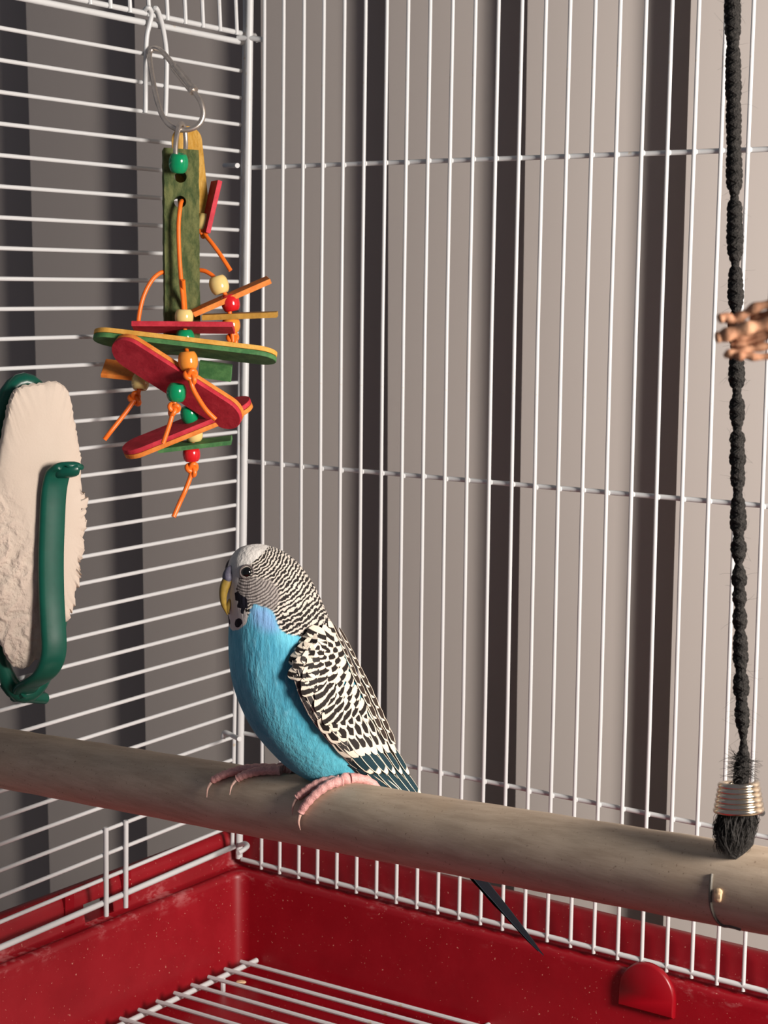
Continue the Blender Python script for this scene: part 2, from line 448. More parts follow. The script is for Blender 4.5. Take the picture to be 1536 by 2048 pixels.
# ------------------------------------------------------------------ wooden perch
PD = 20.5; PR = PD/2
pA = at(0, 1515, FPX*PD/118.5); pB = at(1536, 1782, FPX*PD/172.0)
pdir = (pB-pA).normalized()
p_end0 = pA + pdir*((-4.6-pA.x)/pdir.x); p_end1 = pA + pdir*((318-pA.x)/pdir.x)
perch = empty('wooden_perch', p_end0, 'thick worn wooden dowel perch under the budgie', 'perch')
ax = (p_end1-p_end0); Ltot = ax.length
perch.rotation_euler = (0, 0, 0)
mb = MB(); NS = 60
mb.tube([p_end0+ax*(i/NS) for i in range(NS+1)], [PR*(1+.006*math.sin(i*1.7)+.004*math.sin(i*.61)) for i in range(NS+1)], 40)
dow = mb.build('dowel', PERCH, perch)
def perch_at(x):   # axis point seen at pixel column x
    lo, hi = -.4, 1.4
    for _ in range(40):
        mid = (lo+hi)/2
        if pix(pA.lerp(pB, mid))[0] < x: lo = mid
        else: hi = mid
    return pA.lerp(pB, (lo+hi)/2)
pn_up = (V((0, 0, 1))-pdir*pdir.z).normalized(); pn_out = pdir.cross(pn_up)      # out = towards the viewer's side
if pn_out.dot(toward) < 0: pn_out = -pn_out
def on_perch(x, ang, h=0.0):
    """surface point in column x; ang in degrees, 0 = top, 90 = viewer's side"""
    a = math.radians(ang); return perch_at(x) + (pn_up*math.cos(a)+pn_out*math.sin(a))*(PR+h)
def perch_hit(x, y, h=0.0):
    v = ray(x, y).normalized(); o = CAM-pA
    d = v-pdir*v.dot(pdir); e = o-pdir*o.dot(pdir)
    A = d.dot(d); B = 2*d.dot(e); Cc = e.dot(e)-PR*PR; D = B*B-4*A*Cc
    t = (-B-math.sqrt(max(D, 0)))/(2*A); P = CAM+v*t
    q = pA+pdir*((P-pA).dot(pdir)); return P+(P-q).normalized()*h
wl = [perch_hit(x, y, .12) for x, y in spline([(1424, 1748), (1422, 1772), (1421, 1800), (1425, 1822), (1434, 1840), (1446, 1850), (1462, 1852), (1482, 1858)], 5)]
MB().tube(wl, .42, 8).build('staple_wire', DARKW, perch, label='thin grey wire bent into the wood')

# ------------------------------------------------------------------ husks stuck about
def husk(c, n, L, wd, label):
    n = V(n).normalized(); a = (V((.25, .1, 1))-n*n.dot(V((.25, .1, 1)))).normalized(); b = n.cross(a)
    mb = MB(); prof = []
    vs = []; fs = []; N = 10; M = 8
    for i in range(N+1):
        q = -1+2*i/N; r = math.sqrt(max(0, 1-q*q))**.8
        for k in range(M):
            g = 2*math.pi*k/M
            vs.append(c+a*(q*L/2)+b*(r*wd/2*math.cos(g)*(1+.2*math.sin(q*3+k)))+n*(r*.5*math.sin(g)+.25))
    for i in range(N):
        for k in range(M):
            l = (k+1) % M; fs.append((i*M+k, i*M+l, (i+1)*M+l, (i+1)*M+k))
    mb.add(vs, fs); o = mb.build('seed_husk', SEED, org=c); tag(o, label, 'seed husk', 'seed husks'); return o
husk(on_plane(410, 1857, V((1, 0, 0)), V((-8.6, 0, 0))), (1, 0, .05), 6.6, 2.0, 'pale seed husk stuck on the left wall of the red tray')
h = perch_hit(1437, 1790); husk(h, h-(pA+pdir*((h-pA).dot(pdir))), 3.6, 2.4, 'pale seed crumb stuck beside the wire on the perch')
husk(on_plane(482, 1965, V((0, 0, 1)), V((0, 0, ZF+.3))), (0, 0, 1), 4.6, 3.0, 'yellowish husk on the tray floor under the grate')

# ------------------------------------------------------------------ cuttlebone and its green holder
nl = V((math.cos(LA), math.sin(LA), 0))
cn = (nl*.75 + V((toward.x, toward.y, 0)).normalized()*.66).normalized()
c0 = at(85, 1040, 622)
cpx = [(30, 783), (45, 773), (75, 767), (110, 763), (132, 772), (143, 795), (150, 835), (156, 868), (162, 900), (165, 930), (165, 985), (174, 989), (176, 1010), (172, 1030), (173, 1058), (167, 1080), (169, 1108), (161, 1130), (163, 1152), (155, 1185), (150, 1215), (137, 1245), (110, 1285), (80, 1320), (55, 1340), (30, 1335), (12, 1305), (-4, 1262), (-20, 1200), (-33, 1110), (-30, 1030), (-14, 965), (0, 915), (12, 850), (20, 810)]
dense = spline(cpx, 6, True)
rng = random.Random(4)
ol = []; jit = []
for i, (x, y) in enumerate(dense):
    j = .9 if x > 120 and y > 985 else .35
    ol.append(on_plane(x, y, cn, c0)); jit.append(V((rng.uniform(-j, j), 0, rng.uniform(-j, j))))
cc = sum(ol, V())/len(ol); n = len(ol)
sm = [sum((ol[(i+k) % n] for k in range(-16, 17)), V())/33 for i in range(n)]
prof = [(0.0, -7.5), (.6, -7.4), (.9, -6.2), (.985, -3.5), (1.0, -1.6), (.985, -.5), (.95, .1), (.85, .9), (.7, 1.5), (.55, 2.0), (.4, 2.2), (.25, 2.3), (.12, 2.4), (0, 2.4)]
vs = []; fs = []; worn = []
for s_, h_ in prof:
    for i, q in enumerate(ol):
        k_ = min(1, max(0, (s_-.86)/.12)); P = cc+(q*k_+sm[i]*(1-k_)-cc)*s_+jit[i]*k_+cn*h_; x, y, _ = pix(P)
        wv = max(0, min(1, (y-930-1.6*(x-10))/160)) * max(0, min(1, (95-x)/50)) if h_ > -2 else .2
        vs.append(P - cn*(wv*(2.0+.8*math.sin(y*.11)*math.sin(x*.2)))); worn.append(wv)
for i in range(len(prof)-1):
    for k in range(n):
        l = (k+1) % n; fs.append((i*n+k, i*n+l, (i+1)*n+l, (i+1)*n+k))
mb = MB(); mb.add(vs, fs)
cut = mb.build('cuttlebone', CUTTLE, org=cc)
a_ = cut.data.attributes.new('worn', 'FLOAT', 'POINT'); a_.data.foreach_set('value', worn)
tag(cut, 'chalky white gnawed cuttlebone held in the green holder', 'cuttlebone')
ho = empty('cuttlebone_holder', at(45, 1390, 640), 'dark green plastic cuttlebone holder clipped to the horizontal bars', 'holder')
rc = [(48+80*math.cos(a), 1076-312*math.sin(a)) for a in [2*math.pi*k/48 for k in range(48)]]
MB().tube([on_plane(x, y, cn, c0-cn*11) for x, y in rc], 3.4, 14, closed=True).build('back_ring', HOLDER, ho)
strap = [(158, 934, 9.5), (146, 932, 9.8), (132, 932, 9.0), (120, 940, 6.6), (113, 956, 5.2), (107, 990, 4.6), (104, 1050, 4.4), (102, 1120, 4.4), (103, 1190, 4.6), (106, 1250, 5.2), (108, 1295, 5.8), (103, 1325, 5.6), (90, 1348, 3.5), (72, 1362, 0), (55, 1372, -5), (48, 1384, -9.5)]
P = []
for x, y, o in spline(strap, 5): P.append(on_plane(x, y, cn, c0+cn*o))
wdt = [3.0 if i < 3 else 5.2 for i in range(len(P))]
# flat ribbon: half-width across, rounded section
mb = MB(); vs = []; fs = []; M = 16
for i, q in enumerate(P):
    t = (P[min(i+1, len(P)-1)]-P[max(i-1, 0)]).normalized()
    side = (cn.cross(V((0, 0, 1)))).normalized(); side = (side-t*side.dot(t)*.0).normalized()
    side = -side if side.dot(rt) < 0 else side
    nrm = t.cross(side).normalized()
    u = i/(len(P)-1); hw = 4.7 if u > .22 else 2.6+2.1*(u/.22)
    if i < 4: hw *= .55+.15*i
    for k in range(M):
        a = 2*math.pi*k/M; ca, sa = math.cos(a), math.sin(a)
        ca = math.copysign(abs(ca)**.6, ca); sa = math.copysign(abs(sa)**.8, sa)
        vs.append(q+side*(hw*ca)+nrm*(1.5*sa))
for i in range(len(P)-1):
    for k in range(M):
        l = (k+1) % M; fs.append((i*M+k, i*M+l, (i+1)*M+l, (i+1)*M+k))
fs.append(tuple(range(M))); fs.append(tuple((len(P)-1)*M+k for k in range(M)))
mb.add(vs, fs); mb.build('front_strap', HOLDER, ho, angle=60)
MB().tube([on_plane(x, y, cn, c0+cn*o) for x, y, o in ((114, 950, 5.6), (119, 944, 6.6), (128, 941, 7.6), (140, 940, 8.6), (150, 938, 9.4), (156, 937, 9.8), (160, 936.5, 10))], [1.6, 2.3, 2.6, 2.7, 2.6, 2.1, .7], 16).build('hook_lip', HOLDER, ho)
MB().tube([on_plane(48, 1384, cn, c0-cn*8), on_plane(30, 1392, cn, c0-cn*11), left(118, -55, 0.2)], 2.2, 10).build('wall_clip', HOLDER, ho)

# ------------------------------------------------------------------ hanging toy
TD = 655.0
MM = TD/FPX          # millimetres per pixel at the toy
def vec(x, y, z=0.0): return rt*x + up*y + toward*z      # picture-right, up, towards the viewer
link = empty('quick_link', at(355, 258, 656), 'steel screw link hanging from the hook wire above the toy', 'quick link')
lp = [(300, 104, 668), (307, 96.5, 668), (320, 100, 666), (334, 114, 664), (352, 138, 660), (372, 164, 657), (390, 186, 656), (402, 206, 655), (406.5, 226, 655), (402, 243, 655), (390, 255, 655), (372, 260, 655), (354, 258, 655), (337, 248, 656), (324, 230, 657), (315, 204, 659), (307, 168, 662), (301, 132, 665), (299, 114, 667)]
MB().tube([at(*q) for q in spline(lp, 5, True)], 1.0, 12, closed=True).build('link_body', STEEL, link)
a, b = at(346, 131, 660.5), at(388, 183, 656); axv = (b-a); pr = []
for i in range(41):
    q = i/40; r = 1.62 if .06 < q < .9 else (1.35 if q <= .06 else 1.85)
    pr.append((r, q*axv.length))
nut = MB(); Mn = 28; vs = []; fs = []
an = axv.normalized(); bx = an.cross(toward).normalized(); by = an.cross(bx)
for (r, h_) in pr:
    for k in range(Mn):
        g = 2*math.pi*k/Mn; rr = r*(1+(.07 if k % 2 else -.07)*(1 if .06 < h_/axv.length < .9 else 0))
        vs.append(a+an*h_+bx*(rr*math.cos(g))+by*(rr*math.sin(g)))
for i in range(len(pr)-1):
    for k in range(Mn):
        l = (k+1) % Mn; fs.append((i*Mn+k, i*Mn+l, (i+1)*Mn+l, (i+1)*Mn+k))
fs.append(tuple(range(Mn))); fs.append(tuple((len(pr)-1)*Mn+k for k in range(Mn)))
nut.add(vs, fs); nut.build('screw_sleeve', STEEL, link, angle=30)

toy = empty('hanging_toy', at(380, 1000, TD), 'colourful hanging bird toy of wood slats, beads and orange cord', 'bird toy')
rp = [(353, 322, TD-6), (351, 300, TD-6), (353, 275, TD-5), (358, 253, TD-2), (364, 247.5, TD+1), (369, 258, TD+3), (371.5, 280, TD+4), (370, 306, TD+3), (362, 324, TD)]
MB().tube([at(*q) for q in spline(rp, 6)], .9, 12).build('ring', STEEL, toy)
# block with two drilled holes
bl = MB(); tl, tr_, br_, bl_ = at(328, 295, TD-1), at(398, 297, TD-1), at(401, 706, TD-1), at(331, 706, TD-1)
bnx = ((tr_-tl).normalized()*.96 - toward*.22).normalized(); bny = (bl_-tl).normalized(); bnn = bnx.cross(bny); bnn = bnn if bnn.dot(toward) > 0 else -bnn
W_, H_ = (tr_-tl).length, (bl_-tl).length
N1, N2 = 10, 40; rg = random.Random(9)
def wob(i, j): return bnx*rg.uniform(-.12, .12)+bnn*rg.uniform(-.18, .18)
front = []; back = []
for j in range(N2+1):
    for i in range(N1+1):
        p = tl+bnx*(W_*i/N1)+bny*(H_*j/N2)
        front.append(p+wob(i, j)); back.append(p-bnn*7.0+wob(i, j))
vs = front+back; fs = []; K = N1+1; O = len(front)
for j in range(N2):
    for i in range(N1):
        q = j*K+i; fs.append((q, q+1, q+K+1, q+K)); fs.append((O+q, O+q+K, O+q+K+1, O+q+1))
for i in range(N1):
    fs.append((i, O+i, O+i+1, i+1)); q = N2*K+i; fs.append((q, q+1, O+q+1, O+q))
for j in range(N2):
    q = j*K; fs.append((q, q+K, O+q+K, O+q)); q = j*K+N1; fs.append((q, O+q, O+q+K, q+K))
bl.add(vs, fs); block = bl.build('wood_block', GREENW, toy, angle=35)
cutters = []
for (x, y) in ((362, 352), (361, 402)):
    cpos = at(x, y, TD-1); cm = MB().lathe(cpos-bnn*20, bnn, [(0, 0), (2.25, 0), (2.25, 40), (0, 40)], 20).build('cutter', GREENW, toy, smooth=False)
    bmx = bmesh.new(); bmx.from_mesh(cm.data); bmesh.ops.remove_doubles(bmx, verts=bmx.verts, dist=1e-7); bmx.to_mesh(cm.data); bmx.free()
    md = block.modifiers.new('hole', 'BOOLEAN'); md.object = cm; md.solver = 'EXACT'; cutters.append(cm)
bpy.context.view_layer.update()
dg = bpy.context.evaluated_depsgraph_get()
nm = bpy.data.meshes.new_from_object(block.evaluated_get(dg))
block.modifiers.clear(); block.data = nm; nm.name = 'wood_block'
for c_ in cutters: bpy.data.objects.remove(c_)

def bead(x, y, wpx, hpx, mat, ax=(0, 1, 0), d=TD-6):
    c = at(x, y, d); A = vec(*ax).normalized(); r = wpx*MM/2; h_ = hpx*MM/2
    pr = []
    for i in range(13):
        q = -1+2*i/12; pr.append((r*(1-.30*abs(q)**2.6), h_*q))
    pr += [(r*.60, h_*1.02), (r*.42, h_*.92), (r*.40, 0), (r*.42, -h_*.92), (r*.60, -h_*1.02)]
    return MB().lathe(c, A, pr, 28, closed=True).build('bead', mat, toy, angle=60)
def stick(x, y, d, ang, Lpx, W, tilt, th, mats, rounded=True, twist=0.0, name='wood_slat'):
    c = at(x, y, d); g = math.radians(ang); t = math.radians(tilt)
    A = vec(math.cos(g), math.sin(g), twist).normalized(); Pn = vec(-math.sin(g), math.cos(g)); Pn = (Pn-A*Pn.dot(A)).normalized()
    bk = A.cross(Pn)          # towards the viewer
    B = Pn*math.cos(t)-bk*math.sin(t); N = A.cross(B)
    L = Lpx*MM/2; ol = []
    if rounded:
        r = W/2
        for k in range(13): a = math.radians(-90+180*k/12); ol.append((L-r+r*math.cos(a)*1.0, r*math.sin(a)))
        for k in range(13): a = math.radians(90+180*k/12); ol.append((-L+r+r*math.cos(a), r*math.sin(a)))
    else: ol = [(L, -W/2), (L, W/2), (-L, W/2), (-L, -W/2)]
    for i, mt in enumerate(mats):
        off = N*(-th*i*1.12)
        MB().plate([c+off+A*a+B*b for a, b in ol], -N, th, .18).build(name, mt, toy, angle=30)
def cord(pts, r=.82):
    return MB().tube([at(*q) for q in spline(pts, 6)], r, 10).build('cord', CORD, toy)
def knot(x, y, d, sc=1.0, rot=0.0):
    c = at(x, y, d); P = []
    for k in range(48):
        t = 2*math.pi*k/48
        X = (math.sin(t)+2*math.sin(2*t))*.62; Y = (math.cos(t)-2*math.cos(2*t))*.80; Z = -math.sin(3*t)*.75
        X, Y = X*math.cos(rot)-Y*math.sin(rot), X*math.sin(rot)+Y*math.cos(rot)
        P.append(c+vec(X*sc, Y*sc, Z*sc))
    MB().tube(P, .92*sc, 10, closed=True).build('knot', CORD, toy)

# behind the block
stick(381, 352, TD+9, -84, 205, 11.4, 8, 1.7, [AMBERW])
stick(417, 413, TD+7, 77, 108, 7.0, 62, 1.8, [REDW], rounded=False)
bead(408, 445, 30, 34, B_CREAM, (.2, 1, 0), TD+9)
knot(407, 464, TD+8, .8)
cord([(404, 450, TD+9), (411, 470, TD+7), (425, 488, TD+5), (441, 510, TD+4), (461, 541, TD+3)])
# top bead on the ring
bead(357, 326, 39, 37, B_GREEN, (.1, 1, .35), TD-5.5)
# front string
cord([(364, 402, TD+4), (362, 404, TD-2), (360, 416, TD-4), (357, 450, TD-4.5), (358, 500, TD-4.5), (362, 560, TD-5), (366, 600, TD-6), (368, 630, TD-7), (372, 690, TD-10), (376, 722, TD-17)])
bead(368, 634, 37, 30, B_CREAM, (.03, 1, .15), TD-7)
stick(367, 660, TD-7, -.5, 199, 10, -81, 1.9, [REDW], rounded=False)
bead(370, 676, 38, 32, B_GREEN, (-.05, 1, .1), TD-7.5)
stick(369, 702, TD-8, -6.9, 366, 13.5, -80, 1.7, [PGREENW, YELLOWW], twist=.03)
bead(376, 722, 39, 36, B_ORANGE, (-.06, 1, .1), TD-17)
knot(382, 752, TD-21, 1.05, .3)
cord([(377, 730, TD-17), (381, 755, TD-21), (385, 775, TD-21), (396, 796, TD-21), (412, 820, TD-21), (431, 839, TD-20)], .9)
# second string with the big red and orange oval
stick(352, 770, TD-12, -32.5, 292, 14.5, -50, 1.7, [REDW, ORANGEW], twist=-.12)
bead(353, 785, 39, 34, B_GREEN, (.12, 1, .2), TD-17)
knot(347, 818, TD-18, .95, -.4)
cord([(356, 768, TD-12), (352, 790, TD-17), (346, 822, TD-18), (341, 842, TD-18.5), (334, 864, TD-18.5), (326, 887, TD-18.5)], .85)
# third string, behind and below
cord([(384, 770, TD), (380, 830, TD-1), (388, 870, TD-2), (383, 910, TD-2), (383, 945, TD-2)])
bead(379, 829, 36, 33, B_GREEN, (-.15, 1, .3), TD-1)
stick(372, 846, TD-1, 22.5, 274, 13, 66, 1.7, [REDW, ORANGEW], twist=-.1)
bead(388, 868, 35, 30, B_CREAM, (-.1, 1, .2), TD-2)
stick(390, 884, TD-2, 6.5, 146, 9, 74, 1.6, [PGREENW], rounded=False)
bead(383, 908, 35, 30, B_RED, (-.04, 1, .15), TD-2)
knot(384, 938, TD-2, 1.0, .2)
cord([(383, 946, TD-2), (378, 962, TD-2), (370, 982, TD-3), (360, 1004, TD-3), (347, 1034, TD-4)], .88)
# left string
cord([(334, 548, TD+2), (322, 545, TD), (304, 560, TD-2), (288, 590, TD-3), (279, 625, TD-3), (276, 660, TD-2), (277, 720, TD), (280, 763, TD), (276, 790, TD)])
stick(262, 738, TD+3, -6, 112, 10, 52, 1.8, [ORANGEW], rounded=False)
bead(281, 764, 36, 32, B_CREAM, (.04, 1, -.15), TD)
knot(270, 797, TD, 1.0, .6)
cord([(266, 804, TD-1), (255, 820, TD-2), (238, 842, TD-3), (222, 862, TD-4), (209, 879, TD-4)], .88)
# right string
cord([(398, 540, TD+3), (412, 543, TD+2), (428, 554, TD+1), (440, 572, TD), (455, 600, TD), (462, 650, TD), (466, 684, TD)])
bead(438, 570, 39, 35, B_CREAM, (-.3, 1, .1), TD)
stick(460, 588, TD+.5, 24.5, 168, 7.5, 70, 1.9, [ORANGEW], rounded=False, twist=-.1)
bead(461, 606, 37, 33, B_RED, (-.2, 1, .1), TD)
stick(480, 626, TD+1, 2.2, 150, 8, 80, 2.0, [MUSTW], rounded=False)
bead(462, 650, 37, 30, B_ORANGE, (0, 1, .1), TD+1)
knot(466, 678, TD+1, .95, .3)
# dark green offcut behind
stick(430, 745, TD+6, -8, 66, 6.5, -35, 2.4, [PGREENW], rounded=False)
# block foot pin that carries the lower strings
cord([(366, 560, TD-7.6), (372, 640, TD+1), (380, 720, TD+1), (384, 775, TD)])

# ------------------------------------------------------------------ black rope with steel coil
RD = pix(on_perch(1480, 30))[2]
rope = empty('braided_rope', on_perch(1483, 30), 'black braided rope with steel coil and frayed tassel on the perch', 'rope')
RM = RD/FPX
cl = [(1464, -190), (1465, 0), (1467, 200), (1469, 400), (1472, 640), (1474, 800), (1476, 1000), (1479, 1200), (1483, 1400), (1487, 1490), (1484, 1530), (1482, 1562), (1480, 1600)]
clp = spline(cl, 40)
necks = [(-60, .8, 18), (85, .8, 16), (200, .86, 14), (300, .85, 14), (393, .55, 13), (528, .5, 13), (622, .6, 13), (700, .7, 14), (785, .52, 16), (858, .56, 12), (895, .82, 9), (936, .78, 10), (985, .55, 15), (1072, .62, 12), (1128, .55, 14), (1178, .68, 10), (1214, .58, 14), (1262, .66, 12), (1340, .62, 14), (1400, .7, 12), (1482, .42, 30)]
def rr(y):
    k = 1.0
    for c_, d_, w_ in necks: k = min(k, 1-(1-d_)*math.exp(-((y-c_)/w_)**2))
    return 16.4*RM*k*(1+.05*math.sin(y*.043)+.03*math.sin(y*.11))
core_ = [(x, y) for x, y in clp]
MB().tube([at(x, y, RD) for x, y in core_], [rr(y)*.80 for x, y in core_], 16).build('core', ROPE, rope)
clf = spline(cl, 90)
for sidx in range(4):
    P = []; R_ = []
    ph = 2*math.pi*sidx/4
    for i, (x, y) in enumerate(clf):
        R0 = rr(y); t = (y/44*2*math.pi)*(1 if sidx % 2 else -1)+ph
        P.append(at(x, y, RD)+vec(math.sin(t)*.66*R0, 0, (math.cos(t)*.66+.05*math.cos(3*t))*R0)); R_.append(R0*.36)
    MB().tube(P, R_, 8).build('strand', ROPE, rope)
rg = random.Random(5)
def hairs(name, n, fn, r=.05):
    mb = MB()
    for _ in range(n):
        P = fn(rg); mb.tube(P, [r*(1-.6*i/(len(P)-1)) for i in range(len(P))], 3, caps=False)
    o = mb.build(name, FUZZ, rope); o['kind'] = 'stuff'; return o
def fuzz(rg):
    i = rg.randrange(20, len(clp)-20); x, y = clp[i]; R0 = rr(y); s_ = rg.choice((-1, 1))
    p = at(x, y, RD)+vec(s_*R0*rg.uniform(.5, .9), 0, rg.uniform(-.5, .6)*R0); d = vec(s_*rg.uniform(.4, 1), rg.uniform(-1, 1), rg.uniform(-.4, .6))
    P = [p]
    for k in range(5): d = d+vec(rg.uniform(-.7, .7), rg.uniform(-.7, .7), rg.uniform(-.5, .5)); P.append(P[-1]+d*rg.uniform(.15, .5))
    return P
hairs('fuzz', 260, fuzz, .035)
# coil: conical spring
P = []
for k in range(6*28+1):
    q = k/(6*28); a = 2*math.pi*6*q
    r = (35+11*q)*RM; P.append(at(1478, 1566, RD)-up*(q*60*RM)+vec(r*math.cos(a), 0, r*math.sin(a)))
MB().tube(P, .80, 10).build('steel_coil', COILM, rope, label='conical gold tinted steel coil')
bot = on_perch(1483, 30, .1)
core = MB().tube([at(1480, 1598, RD), at(1480, 1625, RD), at(1481, 1650, RD), at(1481, 1680, RD), bot], [2.5, 4.0, 3.9, 3.2, 2.4], 18).build('tassel_core', ROPE, rope)
def tas(rg):
    a = rg.uniform(0, 2*math.pi); r0 = rg.uniform(.3, 1.0)
    p = at(1480, 1618, RD)+vec(4.0*r0*math.cos(a), rg.uniform(-2.5, 1.5), 4.0*r0*math.sin(a)); q = bot+vec(2.9*r0*math.cos(a), rg.uniform(0, 3.5), 2.9*r0*math.sin(a))
    P = []; f1 = rg.uniform(0, 6); am = rg.uniform(.2, .9)
    for k in range(8):
        t = k/7; bul = math.sin(t*math.pi)**.8*1.5
        P.append(p.lerp(q, t)+vec(math.cos(a)*bul+math.sin(t*7+f1)*am, math.sin(t*5+f1)*.3, math.sin(a)*bul+math.cos(t*6+f1)*am))
    return P
hairs('tassel', 620, tas, .10)
def tuft(rg):
    a = rg.uniform(0, 2*math.pi); p = at(1484, rg.uniform(1512, 1556), RD)+vec(1.2*math.cos(a), 0, 1.2*math.sin(a)); d = vec(math.cos(a), rg.uniform(-.4, .6), math.sin(a)); P = [p]
    for k in range(5): d = d+vec(rg.uniform(-.6, .6), rg.uniform(-.6, .6), rg.uniform(-.6, .6)); P.append(P[-1]+d*.38)
    return P
hairs('rope_tuft', 240, tuft, .08)

# ------------------------------------------------------------------ tan fibre strands nearest the viewer
FD = 252.0
tan_ = empty('frayed_fibre_toy', at(1560, 690, FD), 'frayed tan fibre strands poking in beside the black rope', 'fibre toy')
strs = [([(1436, 640, 0), (1450, 634, 0), (1466, 640, .5), (1490, 628, .5), (1515, 614, 0), (1560, 606, 0), (1640, 600, 0)], .72),
        ([(1431, 675, -.5), (1446, 672, -.5), (1480, 660, -1), (1515, 652, -1), (1560, 645, -1), (1640, 640, 0)], .92),
        ([(1448, 668, .6), (1480, 676, .6), (1510, 668, .6), (1560, 656, .6), (1640, 650, 0)], .62),
        ([(1462, 690, .6), (1482, 690, .6), (1520, 676, .6), (1560, 668, .6), (1640, 660, 0)], .60),
        ([(1448, 712, 0), (1464, 706, 0), (1490, 700, 0), (1520, 694, 0), (1560, 690, 0), (1640, 680, 0)], .60),
        ([(1470, 714, -.6), (1490, 712, -.6), (1515, 714, -.6), (1560, 710, -.6), (1640, 700, 0)], .55),
        ([(1500, 640, 1.2), (1530, 630, 1.2), (1570, 626, 1.2), (1640, 622, 0)], .7)]
for i, (pts, r) in enumerate(strs):
    sp = spline(pts, 6); N = len(sp)
    MB().tube([at(x, y, FD+z) for x, y, z in sp], [r*(1+.16*math.sin(k*.9+i))*min(1, .62+.12*k) for k in range(N)], 10).build('strand', TAN, tan_)
MB().tube([at(1600, 592, FD), at(1625, 640, FD), at(1622, 712, FD)], [2.6, 3.4, 2.6], 16).build('binding', TAN, tan_)
MB().tube([at(1622, 620, FD), at(1628, 400, FD+4), at(1632, -60, FD+8)], .9, 10).build('hanging_cord', TAN, tan_)

# ------------------------------------------------------------------ the budgerigar
AB = math.radians(30)
_t = V((toward.x, toward.y, 0)).normalized(); _r = V((math.cos(YAW), math.sin(YAW), 0))
BF = (-_r*math.cos(AB) + _t*math.sin(AB)).normalized()      # the way the bird faces
BL = (_r*math.sin(AB) + _t*math.cos(AB)).normalized()       # its left side
BU = V((0, 0, 1))
B0 = on_perch(632, 0)
def sag(x, y, l=0.0): return on_plane(x, y, BL, B0+BL*l)
def mirror(p): return p - BL*(2*BL.dot(p-B0))
bird = empty('budgerigar', B0, 'blue budgie with black and white barred head and wings on the perch', 'bird')

secs = [((503, 1089), (524, 1088), .6), ((480, 1097), (560, 1098), .80), ((463, 1117), (592, 1121), .84), ((455, 1146), (617, 1153), .86),
        ((454, 1180), (634, 1184), .86), ((455, 1215), (648, 1215), .86), ((459, 1250), (663, 1250), .86), ((459, 1290), (680, 1290), .88),
        ((461, 1335), (697, 1330), .88), ((469, 1380), (714, 1367), .88), ((485, 1425), (728, 1402), .86), ((508, 1468), (741, 1432), .84),
        ((540, 1507), (756, 1464), .80), ((576, 1541), (770, 1502), .74), ((613, 1562), (788, 1534), .66), ((660, 1577), (806, 1563), .58),
        ((720, 1597), (826, 1590), .5), ((790, 1620), (850, 1612), .4)]
rows = []
for (fx, fy), (bx_, by_), k in secs: rows.append((fx, fy, bx_, by_, k))
dense = spline(rows, 13)
NB = 144
def spine_ring(fx, fy, bx_, by_, k):
    a, b = sag(fx, fy), sag(bx_, by_)
    c = (a+b)/2; h_ = (b-a)/2; R = h_.length
    # the chord lies in the body's middle plane, seen at an angle: its true half depth is the seen one
    z = (c-CAM).dot(fwd); seen = math.hypot(bx_-fx, by_-fy)/2*z/FPX
    e = h_.normalized()
    return c, e, seen*.5+R*.5, seen*k
vs = []; fs = []
for row in dense:
    c, e, R, Wd = spine_ring(*row)
    for j in range(NB):
        a = 2*math.pi*j/NB; ca, sa = math.cos(a), math.sin(a)
        vs.append(c + e*(R*ca) + BL*(Wd*math.copysign(abs(sa)**.95, sa)))
for i in range(len(dense)-1):
    for j in range(NB):
        l = (j+1) % NB; fs.append((i*NB+j, i*NB+l, (i+1)*NB+l, (i+1)*NB+j))
fs.append(tuple(range(NB))); fs.append(tuple((len(dense)-1)*NB+j for j in range(NB)))
rgb = random.Random(3)
bvh0 = BVHTree.FromPolygons([tuple(q) for q in vs], fs)
def surf(x, y):
    d = ray(x, y).normalized(); h_ = bvh0.ray_cast(CAM, d)
    return (h_[0], h_[1]) if h_[0] is not None else (sag(x, y, 4), toward)

# plumage regions, read on the left flank and mirrored
def inside(poly, x, y):
    c = False; n = len(poly)
    for i in range(n):
        x1, y1 = poly[i]; x2, y2 = poly[i-1]
        if (y1 > y) != (y2 > y) and x < (x2-x1)*(y-y1)/(y2-y1)+x1: c = not c
    return c
def sdist(poly, x, y):
    best = 1e9; n = len(poly)
    for i in range(n):
        x1, y1 = poly[i-1]; x2, y2 = poly[i]; dx, dy = x2-x1, y2-y1
        t = max(0, min(1, ((x-x1)*dx+(y-y1)*dy)/(dx*dx+dy*dy+1e-9)))
        best = min(best, math.hypot(x-x1-t*dx, y-y1-t*dy))
    return -best if inside(poly, x, y) else best
def soft(poly, x, y, w_): 
    q = max(0, min(1, .5-sdist(poly, x, y)/(2*w_))); return q*q*(3-2*q)
WHITE = [(400, 1060), (534, 1070), (538, 1092), (524, 1108), (508, 1122), (497, 1131), (482, 1140), (478, 1154), (476, 1166), (472, 1178), (478, 1192), (488, 1216), (496, 1232), (492, 1248), (476, 1260), (440, 1264), (400, 1264)]
BLUE = [(400, 1259), (470, 1259), (492, 1246), (500, 1222), (508, 1212), (530, 1212), (546, 1222), (556, 1250), (572, 1268), (600, 1273), (625, 1274), (640, 1270), (656, 1275), (900, 1330), (900, 1750), (400, 1750)]
CHEEK = [(474, 1158), (508, 1156), (540, 1160), (556, 1176), (560, 1198), (548, 1222), (520, 1222), (496, 1204), (480, 1188), (472, 1174)]
